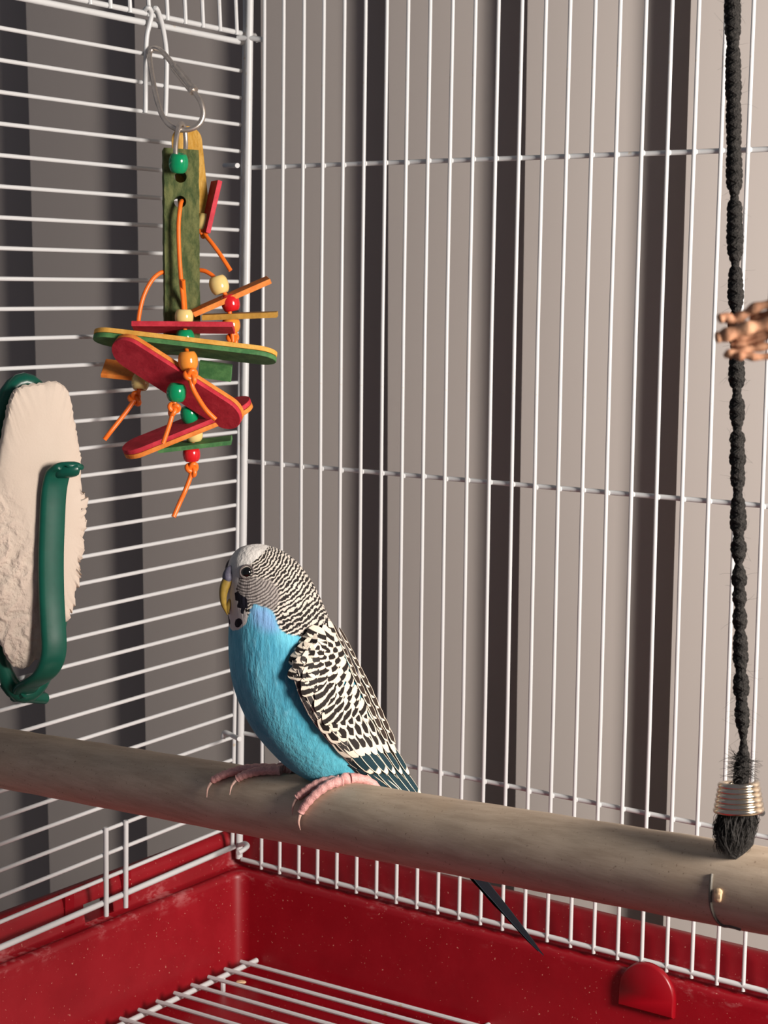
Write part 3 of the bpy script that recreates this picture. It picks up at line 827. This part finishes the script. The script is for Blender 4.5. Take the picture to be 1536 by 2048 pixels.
DARK = [[(469, 1186), (475, 1183), (482, 1190), (492, 1196), (496, 1206), (496, 1218), (490, 1216), (487, 1228), (481, 1226), (482, 1217), (474, 1214), (476, 1202), (470, 1200)],
        [(471, 1239), (478, 1236), (484, 1240), (484, 1248), (479, 1254), (472, 1255), (469, 1248)],
        [(460, 1248), (464, 1248), (465, 1256), (463, 1262), (460, 1260)]]
VIO = [(500, 1218), (515, 1212), (535, 1214), (552, 1232), (556, 1262), (530, 1262), (508, 1246)]
mask = []; phase = []; ph2 = []
for q in vs:
    p = q if BL.dot(q-B0) >= 0 else mirror(q)
    x, y, _ = pix(p)
    if y < 1330:
        wq = soft(WHITE, x, y, 4); bq = soft(BLUE, x, y, 10); cq = soft(CHEEK, x, y, 5); dq = max(soft(d, x, y, 1.3) for d in DARK)
    else: wq, bq, cq, dq = 0, 1, 0, 0
    mask.append((wq, bq, cq, dq))
    d = math.hypot(x-488, (y-1092)*1.05)
    phase.append(math.log((4.9+.024*d)/4.9)/.024)
    ph2.append(math.hypot(x-494, (y-1140)*1.0)/5.9)
viol = []
for q in vs:
    p = q if BL.dot(q-B0) >= 0 else mirror(q)
    x, y, _ = pix(p); viol.append(soft(VIO, x, y, 14) if y < 1300 else 0)

def m_body():
    t = NT('budgie_plumage')
    def attr(nm):
        o = t.n('ShaderNodeAttribute'); o.attribute_name = nm; return o
    mk = attr('mask'); sp = t.n('ShaderNodeSeparateColor'); t.l(mk.outputs['Color'], sp.inputs[0])
    wh, bl_, ck = sp.outputs[0], sp.outputs[1], sp.outputs[2]
    dk = attr('dark').outputs['Fac']; ph = attr('phase').outputs['Fac']; p2 = attr('phase2').outputs['Fac']; vi = attr('viol').outputs['Fac']
    n1 = t.noise(330, 3, .6); n2 = t.noise(900, 2, .5); n3 = t.noise(160, 5, .6, stretch=(1, 1, .35)); n4 = t.noise(700, 4, .6, stretch=(1, 1, .22)); n5 = t.noise(45, 3)
    # bars on the nape and crown
    x1 = t.math('ADD', ph, t.math('MULTIPLY', t.math('SUBTRACT', n1, .5), 1.9)); x1 = t.math('ADD', x1, t.math('MULTIPLY', t.math('SUBTRACT', n2, .5), .95))
    s1 = t.math('SINE', t.math('MULTIPLY', x1, 2*math.pi))
    x2 = t.math('ADD', p2, t.math('MULTIPLY', t.math('SUBTRACT', n1, .5), 1.3)); s2 = t.math('SINE', t.math('MULTIPLY', x2, 2*math.pi))
    b1 = t.step(s1, -.42, .15); b2 = t.math('MULTIPLY', t.step(s2, -.3, .5), .82)
    pale = t.mix(n3, lin((174, 167, 157)), lin((204, 196, 184)))
    barc = t.mix(b1, pale, lin((30, 25, 23)))
    cheek = t.mix(b2, lin((150, 143, 138)), lin((50, 43, 43)))
    c = t.mix(ck, barc, cheek)
    blue = t.mix(t.step(n3, .3, .72), lin((64, 142, 168)), lin((102, 184, 204)))
    blue = t.mix(t.math('MULTIPLY', t.step(n4, .52, .75), .35), blue, lin((150, 214, 232)))
    sep = t.n('ShaderNodeSeparateXYZ'); tc = t.n('ShaderNodeTexCoord'); t.l(tc.outputs['Object'], sep.inputs[0])
    low = t.step(sep.outputs[2], .045, .005)
    blue = t.mix(t.math('MULTIPLY', low, .55), blue, lin((74, 168, 184)))
    blue = t.mix(t.math('MULTIPLY', vi, .7), blue, lin((126, 156, 208)))
    c = t.mix(t.step(t.math('ADD', bl_, t.math('MULTIPLY', t.math('SUBTRACT', n1, .5), 1.1)), .3, .7), c, blue)
    white = t.mix(n3, lin((190, 186, 181)), lin((212, 208, 201)))
    c = t.mix(t.step(t.math('ADD', wh, t.math('MULTIPLY', t.math('SUBTRACT', n1, .5), .5)), .35, .65), c, white)
    c = t.mix(t.step(t.math('ADD', dk, t.math('MULTIPLY', t.math('SUBTRACT', n2, .5), .5)), .35, .6), c, lin((18, 17, 30)))
    t.col(c).set(Roughness=.75, Specular_IOR_Level=.18, Sheen_Weight=.08)
    h_ = t.math('ADD', t.math('MULTIPLY', n4, .9), t.math('MULTIPLY', n1, .35)); t.bump(h_, .55, .0011)
    return t.m
mb = MB(); mb.add(vs, fs)
bo = mb.build('body', m_body(), bird, angle=80)
me = bo.data
a_ = me.attributes.new('mask', 'FLOAT_COLOR', 'POINT'); a_.data.foreach_set('color', [k for m_ in mask for k in (m_[0], m_[1], m_[2], 1)])
for nm, vv in (('dark', [m_[3] for m_ in mask]), ('phase', phase), ('phase2', ph2), ('viol', viol)):
    a_ = me.attributes.new(nm, 'FLOAT', 'POINT'); a_.data.foreach_set('value', vv)

# eye, cere and beak
EYEB = plain('eye_black', (10, 9, 9), .06, .1, 300, 0, spec=.6)
IRIS = plain('pale_iris', (200, 192, 180), .4, .1, 800, 0)
LID = plain('grey_eyelid', (92, 82, 80), .6, .1, 800, .2)
for sgn in (1, -1):
    hp, hn = surf(493.5, 1144)
    hn = hn if hn.dot(toward) > 0 else -hn
    hn = (hn*.8+BL*.2).normalized()
    if sgn < 0: hp = mirror(hp); hn = hn-BL*(2*BL.dot(hn))
    pr = [(max(1e-4, 1.62*math.sin(math.pi*i/14)), -1.62*math.cos(math.pi*i/14)) for i in range(15)]
    ey = MB().lathe(hp-hn*.75, hn, pr, 24).build('eye', EYEB, bird)
    x_ = hn.orthogonal().normalized(); y_ = hn.cross(x_)
    MB().tube([hp-hn*.12+(x_*math.cos(a)+y_*math.sin(a))*1.50 for a in [2*math.pi*k/32 for k in range(32)]], .13, 8, closed=True).build('iris_ring', IRIS, ey)
    MB().tube([hp-hn*.10+(x_*math.cos(a)+y_*math.sin(a))*1.86 for a in [2*math.pi*k/32 for k in range(32)]], .30, 8, closed=True).build('eyelid', LID, ey)
BEAKM = plain('horn_yellow_beak', (124, 102, 42), .35, .18, 500, .1, spec=.45)
CEREM = plain('slate_cere', (84, 82, 98), .6, .25, 700, .4)
def limb(pts, k=6, n=20, flat=.8):
    sp = spline(pts, k); P = [sag(q[0], q[1], q[3] if len(q) > 3 else 0) for q in sp]
    return MB().tube(P, [q[2]*((P[i]-CAM).dot(fwd))/FPX for i, q in enumerate(sp)], n, flat=flat, ref=BF)
limb([(470, 1158, 11), (458, 1160, 12), (450, 1172, 10.5), (446.5, 1188, 8.5), (447, 1206, 6.2), (451, 1219, 3.6), (455, 1230, .8)], 6, 20, .85).build('beak', BEAKM, bird)
limb([(462, 1200, 6), (457, 1212, 5.5), (456, 1222, 3.5), (459, 1228, 1)], 5, 16, 1.0).build('lower_beak', BEAKM, bird)
ce = limb([(463, 1132, 2), (458, 1139, 7), (456, 1149, 10.5), (456, 1158, 10.5), (459, 1165, 6), (463, 1168, 2)], 5, 18, 1.1).build('cere', CEREM, bird)

# ------------------------------------------------------------------ feathers
def feather_mesh(name, mat, pointed=.0, camber=.10, nu=6, nv=12):
    vs = []; fs = []; uv = []
    for j in range(nv+1):
        v = j/nv
        wv = (.55+.45*math.sin(min(1, v/.6)*math.pi/2)) if v < .6 else 1.0
        if v > .6:
            q = (v-.6)/.4; wv = math.sqrt(max(0, 1-q**(2.4-pointed)))*(1-pointed*.3*q)
        wv = max(wv, .02)
        for i in range(nu+1):
            u = -1+2*i/nu
            vs.append((u*.5*wv, v, camber*(1-u*u)*.5 - .02*v)); uv.append((i/nu, v))
    K = nu+1
    for j in range(nv):
        for i in range(nu): q = j*K+i; fs.append((q, q+1, q+K+1, q+K))
    me = bpy.data.meshes.new(name); me.from_pydata(vs, [], fs)
    ul = me.uv_layers.new(name='UVMap')
    for lp_ in me.loops:
        # store the true across position so that patterns follow the outline
        ul.data[lp_.index].uv = uv[lp_.vertex_index]
    me.polygons.foreach_set('use_smooth', [True]*len(me.polygons)); me.materials.append(mat)
    return me
def m_feather(name, kind):
    t = NT(name); u_ = t.n('ShaderNodeUVMap'); sp = t.n('ShaderNodeSeparateXYZ'); t.l(u_.outputs[0], sp.inputs[0])
    u = t.math('ABSOLUTE', t.math('SUBTRACT', t.math('MULTIPLY', sp.outputs[0], 2), 1)); v = sp.outputs[1]
    oi = t.n('ShaderNodeObjectInfo'); rnd = oi.outputs['Random']
    mp = t.n('ShaderNodeMapping'); mp.inputs['Scale'].default_value = (14, 3, 1); t.l(u_.outputs[0], mp.inputs['Vector'])
    cmb = t.n('ShaderNodeCombineXYZ'); t.l(t.math('MULTIPLY', rnd, 40), cmb.inputs[2]); va = t.n('ShaderNodeVectorMath'); t.l(mp.outputs[0], va.inputs[0]); t.l(cmb.outputs[0], va.inputs[1])
    nz = t.noise(1.2, 4, .6, vec=va.outputs[0])
    j = t.math('MULTIPLY', t.math('SUBTRACT', nz, .5), .16)
    cream = t.mix(nz, lin((206, 193, 173)), lin((224, 214, 198)))
    black = t.mix(nz, lin((20, 16, 15)), lin((36, 29, 26)))
    if kind == 'bar':
        vv = t.math('ADD', t.math('ADD', v, t.math('MULTIPLY', t.math('MULTIPLY', u, u), .09)), j)
        band = t.math('MULTIPLY', t.step(vv, .42, .48), t.step(vv, .83, .77))
        c = t.mix(band, cream, black)
    elif kind == 'drop':
        e = t.math('ADD', t.math('ADD', u, j), t.math('MULTIPLY', t.step(v, .62, .95), .75))
        band = t.math('MULTIPLY', t.step(e, .70, .60), t.step(v, .05, .30))
        c = t.mix(band, cream, black)
    elif kind == 'long':
        e = t.math('ADD', t.math('ADD', u, j), t.math('MULTIPLY', t.step(v, .56, .74), 1.0))
        band = t.step(e, .74, .62)
        c = t.mix(band, cream, t.mix(nz, lin((24, 21, 21)), lin((46, 42, 40))))
    elif kind == 'flight':
        e = t.math('MAXIMUM', u, t.math('ADD', .0, t.math('MULTIPLY', v, 1.0)))
        out = t.math('MULTIPLY', t.step(t.math('ADD', e, t.math('MULTIPLY', j, .25)), .78, .84), t.step(e, .97, .92))
        teal = t.mix(nz, lin((13, 36, 42)), lin((28, 58, 68)))
        teal = t.mix(t.step(e, .93, .97), teal, lin((52, 44, 38)))
        c = t.mix(out, teal, lin((232, 222, 200)))
    elif kind == 'scap':
        e = t.math('ADD', t.math('ADD', u, j), t.math('MULTIPLY', t.step(v, .70, .95), .6))
        c = t.mix(t.step(e, .72, .84), t.mix(nz, lin((32, 25, 21)), lin((60, 48, 40))), cream)
    elif kind == 'edge':
        c = t.mix(t.step(t.math('ADD', u, j), .72, .86), t.mix(nz, lin((40, 38, 38)), lin((74, 70, 68))), lin((216, 206, 190)))
    else:
        c = t.mix(t.step(t.math('ADD', u, j), .86, .95), t.mix(nz, lin((10, 11, 14)), lin((16, 19, 28))), lin((38, 48, 54)))
    t.col(c).set(Roughness=.6, Specular_IOR_Level=(.08 if kind == 'tail' else .22)); t.bump(nz, .25, .0003); return t.m
FM = {k: feather_mesh('feather_'+k, m_feather('feather_'+k, k), p_) for k, p_ in (('bar', 0), ('drop', .15), ('long', .2), ('flight', .3), ('scap', .25), ('edge', .3), ('tail', .75))}

wrows = [(614, 1282, 664, 1256, 11.5, 3.0), (600, 1314, 684, 1290, 14.5, 4.0), (595, 1350, 702, 1322, 16.0, 4.5), (600, 1386, 719, 1354, 16.5, 4.5), (617, 1425, 740, 1394, 16.2, 4.2),
         (645, 1466, 761, 1439, 15.0, 4.0), (682, 1505, 784, 1489, 13.0, 3.8), (718, 1541, 805, 1531, 10.5, 3.5), (750, 1572, 824, 1564, 8.5, 3.2), (800, 1606, 848, 1602, 6.0, 3.0)]
sv = [0, .1, .2, .3, .42, .55, .68, .8, .9, 1.0]
def wing_pt(s_, t_, sgn=1):
    s_ = max(-.02, min(1.06, s_))
    i = 0
    while i < len(sv)-2 and s_ > sv[i+1]: i += 1
    q = (s_-sv[i])/(sv[i+1]-sv[i])
    p0, p1, p2, p3 = wrows[max(i-1, 0)], wrows[i], wrows[i+1], wrows[min(i+2, len(wrows)-1)]
    r_ = [.5*((2*b)+(-a+c)*q+(2*a-5*b+4*c-d)*q*q+(-a+3*b-3*c+d)*q**3) for a, b, c, d in zip(p0, p1, p2, p3)]
    x = r_[0]+(r_[2]-r_[0])*t_; y = r_[1]+(r_[3]-r_[1])*t_
    tt = max(0.0, min(1.1, t_))
    l = r_[4]+(r_[5]-r_[4])*tt**1.5 + 3.2*math.sin(math.pi*max(0, min(1, tt**.8)))
    p = sag(x, y, l)
    return p if sgn > 0 else mirror(p)
def wing_frame(s_, t_, sgn=1):
    p = wing_pt(s_, t_); ds = (wing_pt(s_+.02, t_)-wing_pt(s_-.02, t_)).normalized(); dt = (wing_pt(s_, t_+.05)-wing_pt(s_, t_-.05)).normalized()
    n_ = ds.cross(dt).normalized()
    if n_.dot(BL) < 0: n_ = -n_
    return p, ds, dt, n_
WBASE = plain('wing_down', (150, 138, 124), .85, .3, 700, .3)
first = {}
def place(kind, parent, p, d, n_, L, W, sgn, lift=0.0, tilt=0.0):
    """feather whose tip is at p, pointing along d, lying on the surface with normal n_"""
    d = d.normalized(); n_ = (n_-d*n_.dot(d)).normalized(); x_ = d.cross(n_).normalized()
    dd = (d*math.cos(tilt)+n_*math.sin(tilt)); nn = (n_*math.cos(tilt)-d*math.sin(tilt))
    o0 = p + n_*lift - dd*L
    if sgn < 0:
        f_ = lambda q: q-BL*(2*BL.dot(q))
        o0 = mirror(o0); dd, nn, x_ = f_(dd), f_(nn), f_(x_); x_ = -x_
    o = bpy.data.objects.new('feather', FM[kind]); col.objects.link(o); o.parent = parent
    M = Matrix(((x_.x*W, dd.x*L, nn.x*W, 0), (x_.y*W, dd.y*L, nn.y*W, 0), (x_.z*W, dd.z*L, nn.z*W, 0), (0, 0, 0, 1)))
    loc = (o0-B0)*S
    o.matrix_basis = Matrix.Translation(loc) @ (M*S).to_4x4() if False else Matrix(((M[0][0]*S, M[0][1]*S, M[0][2]*S, loc.x), (M[1][0]*S, M[1][1]*S, M[1][2]*S, loc.y), (M[2][0]*S, M[2][1]*S, M[2][2]*S, loc.z), (0, 0, 0, 1)))
    return o
UPX = 535/FPX
def blend(frame, ang):
    p, ds, dt, n_ = frame; t_ = (dt-ds*dt.dot(ds)).normalized()
    return ds*math.cos(ang)+t_*math.sin(ang)
for sgn in (1, -1):
    NSr, NTr = 30, 14; vs = []; fs = []
    for i in range(NSr+1):
        for j in range(NTr+1):
            s_, t_ = i/NSr, j/NTr
            p, ds, dt, n_ = wing_frame(s_, t_)
            for off in (-.3, -2.4):
                q = p+n_*off*(1 if 0 < j < NTr and 0 < i < NSr else .4); vs.append(q if sgn > 0 else mirror(q))
    K = (NTr+1)*2
    for i in range(NSr):
        for j in range(NTr):
            a = i*K+j*2
            fs.append((a, a+2, a+K+2, a+K)); fs.append((a+1, a+K+1, a+K+3, a+3))
        fs.append((i*K, i*K+K, i*K+K+1, i*K+1)); a = i*K+NTr*2; fs.append((a, a+1, a+K+1, a+K))
    for j in range(NTr):
        a = j*2; fs.append((a, a+1, a+3, a+2)); a = NSr*K+j*2; fs.append((a, a+2, a+3, a+1))
    mb = MB(); mb.add(vs, fs); wing = mb.build('wing', WBASE, bird, angle=60)
    rg = random.Random(11)
    jt = lambda a: rg.uniform(-a, a)
    # flight feathers, farthest from the shoulder first
    for k in range(7):
        t_ = .02+.16*k
        fr = wing_frame(.90+.012*k, t_); place('flight', wing, wing_pt(.93+.02*k, t_*.92+.03), blend(fr, .05), fr[3], 118*UPX, 22*UPX, sgn, .25+.10*k, .012)
    for k in range(7):
        t_ = .10+.145*k
        fr = wing_frame(.80, t_); place('flight', wing, wing_pt(.815+.008*k, t_), blend(fr, .06), fr[3], 96*UPX, 19*UPX, sgn, .55+.08*k, .015)
    # edge feathers down the leading edge
    for tt_, s0, st, nk, lf in ((.03, .36, .062, 7, .7), (.11, .40, .058, 6, .95), (.18, .44, .05, 5, 1.15)):
        for k in range(nk):
            s_ = s0+st*k; fr = wing_frame(s_-.08, tt_+.03)
            place('edge', wing, wing_pt(s_, tt_+.006*k), blend(fr, .0), fr[3], 84*UPX, 15*UPX, sgn, lf+.02*(nk-k), .01)
    # greater coverts: long dark centres with broad cream tips
    for k in range(8):
        t_ = .10+.118*k; fr = wing_frame(.60, t_)
        place('long', wing, wing_pt(.705+.003*k+jt(.005), t_), blend(fr, .02+jt(.05)), fr[3], 66*UPX, 21*UPX, sgn, .95+.03*k, .022)
    for k in range(7):
        t_ = .14+.122*k; fr = wing_frame(.54, t_)
        place('drop', wing, wing_pt(.605+.004*k+jt(.005), t_), blend(fr, jt(.06)), fr[3], 46*UPX, 24*UPX, sgn, 1.2, .03)
    for k in range(7):
        t_ = .12+.122*k; fr = wing_frame(.49, t_)
        place('drop', wing, wing_pt(.545+jt(.005), t_), blend(fr, jt(.06)), fr[3], 40*UPX, 24*UPX, sgn, 1.35, .035)
    # rows of barred coverts up to the shoulder
    rowsS = [.495, .452, .409, .367, .326, .286, .247, .209, .173, .138, .104, .073, .045]
    for r_i, s_ in enumerate(rowsS):
        nf = 4 if s_ > .08 else 3
        for k in range(nf+1):
            ts = .02 if s_ < .26 else .02+min(1, (s_-.26)/.12)*.22
            t_ = ts+(k+(.5 if r_i % 2 else 0))*(.76-ts)/nf
            if t_ > .80: continue
            fr = wing_frame(s_-.02, t_)
            place('bar', wing, wing_pt(s_+jt(.006)+.03*(t_-.4), t_), blend(fr, jt(.10)-.25*(.4-s_)), fr[3], (29+jt(2))*UPX, (36+jt(4))*UPX, sgn, 1.45+.05*r_i, .05)
    # scapulars along the back
    for k, s_ in enumerate((.66, .60, .54, .47, .41, .35, .29, .235, .18, .13, .085)):
        for t_ in (.86, .97):
            fr = wing_frame(s_-.05, t_)
            place('scap', wing, wing_pt(s_+(.02 if t_ > .9 else 0), t_), blend(fr, jt(.05)), fr[3], (48 if s_ > .3 else 34)*UPX, (20 if s_ > .3 else 17)*UPX, sgn, 1.6+.07*k, .03)

# tail
tail0 = sag(800, 1592, 0)
tb_ = MB().tube([sag(790, 1600), sag(840, 1640), sag(900, 1715)], [4.2, 3.0, 1.2], 14, flat=.55).build('tail', plain('tail_base', (10, 11, 14), .8, .2, spec=.08), bird)
for (tx, ty, l, W, lift) in ((1083, 1912, .6, 30, .8), (1074, 1903, -1.0, 28, .4), (1046, 1872, -3.2, 24, .2), (1030, 1848, 3.0, 24, .1), (1006, 1828, -4.6, 22, -.1), (996, 1806, 4.0, 22, -.2), (966, 1782, -5.8, 20, -.3), (958, 1768, 5.0, 20, -.4)):
    p = sag(tx, ty, l*.3); q = sag(812, 1585, l); d = p-q
    nrm = (BL*.75+BU*.55-BF*.35)
    place('tail', tb_, p, d, nrm, d.length, W*UPX, 1, lift, 0)

# feet
PINK = plain('pink_scaly_skin', (206, 152, 146), .55, .12, 1400, .5, dist=.0006)
CLAW = plain('pale_claw', (196, 160, 146), .35, .15, 600, .1)
def toe(foot, pts, r0=1.55, r1=1.1):
    sp = spline(pts, 8); N = len(sp)
    P = [on_perch(x, a, h_) for x, a, h_ in sp]
    mbt = MB(); R = [(r0+(r1-r0)*i/(N-1))*(1+.10*math.sin(i*1.9)) for i in range(N)]
    mbt.tube(P, R, 12); t_ = mbt.build('toe', PINK, foot)
    d = (P[-1]-P[-3]).normalized(); e = P[-1]; x_, a_, h2 = pts[-1]
    C = [P[-2]+V((0, 0, .3)), e, on_perch(x_-2, a_+14, h2+.3), on_perch(x_-2, a_+27, h2-.1)]
    C = [V(q) for q in spline([tuple(q) for q in C], 5)]
    MB().tube(C, [max(.12, .78*(1-i/(len(C)-1))**.7) for i in range(len(C))], 10).build('claw', CLAW, t_)
def leg(name_pts):
    pass
for nm, hx, legpts, toes in (
    ('near', 693, [(742, 1596, 3), (718, 1582, 8), (700, 1566, 12)], [[(696, 8, 1.0), (684, 28, 1.5), (668, 52, 1.3), (654, 74, 1.1)], [(690, 8, 1.0), (668, 22, 1.3), (650, 42, 1.2), (640, 54, 1.1)], [(700, -4, 1.2), (712, -30, 1.3), (720, -60, 1.0)], [(694, -4, 1.2), (698, -34, 1.3), (700, -64, 1.0)]]),
    ('far', 566, [(650, 1566, -10), (610, 1552, -12), (580, 1545, -14)], [[(572, 2, 1.1), (540, 12, 1.5), (510, 22, 1.4), (484, 38, 1.2), (468, 50, 1.0)], [(572, 6, 1.1), (545, 18, 1.4), (524, 30, 1.3), (512, 40, 1.1)], [(570, -4, 1.2), (585, -30, 1.3), (592, -60, 1.0)], [(575, -4, 1.2), (570, -34, 1.3), (566, -64, 1.0)]])):
    base = on_perch(hx, 2, 1.7)
    P = [sag(x, y, l) for x, y, l in legpts]; P[-1] = P[-1].lerp(base, .5); P.append(base)
    ft = MB().tube([V(q) for q in spline([tuple(q) for q in P], 6)], [2.0]*6+[1.7]*6+[1.6]*7, 14).build('foot', PINK, bird)
    for tp in toes: toe(ft, tp)
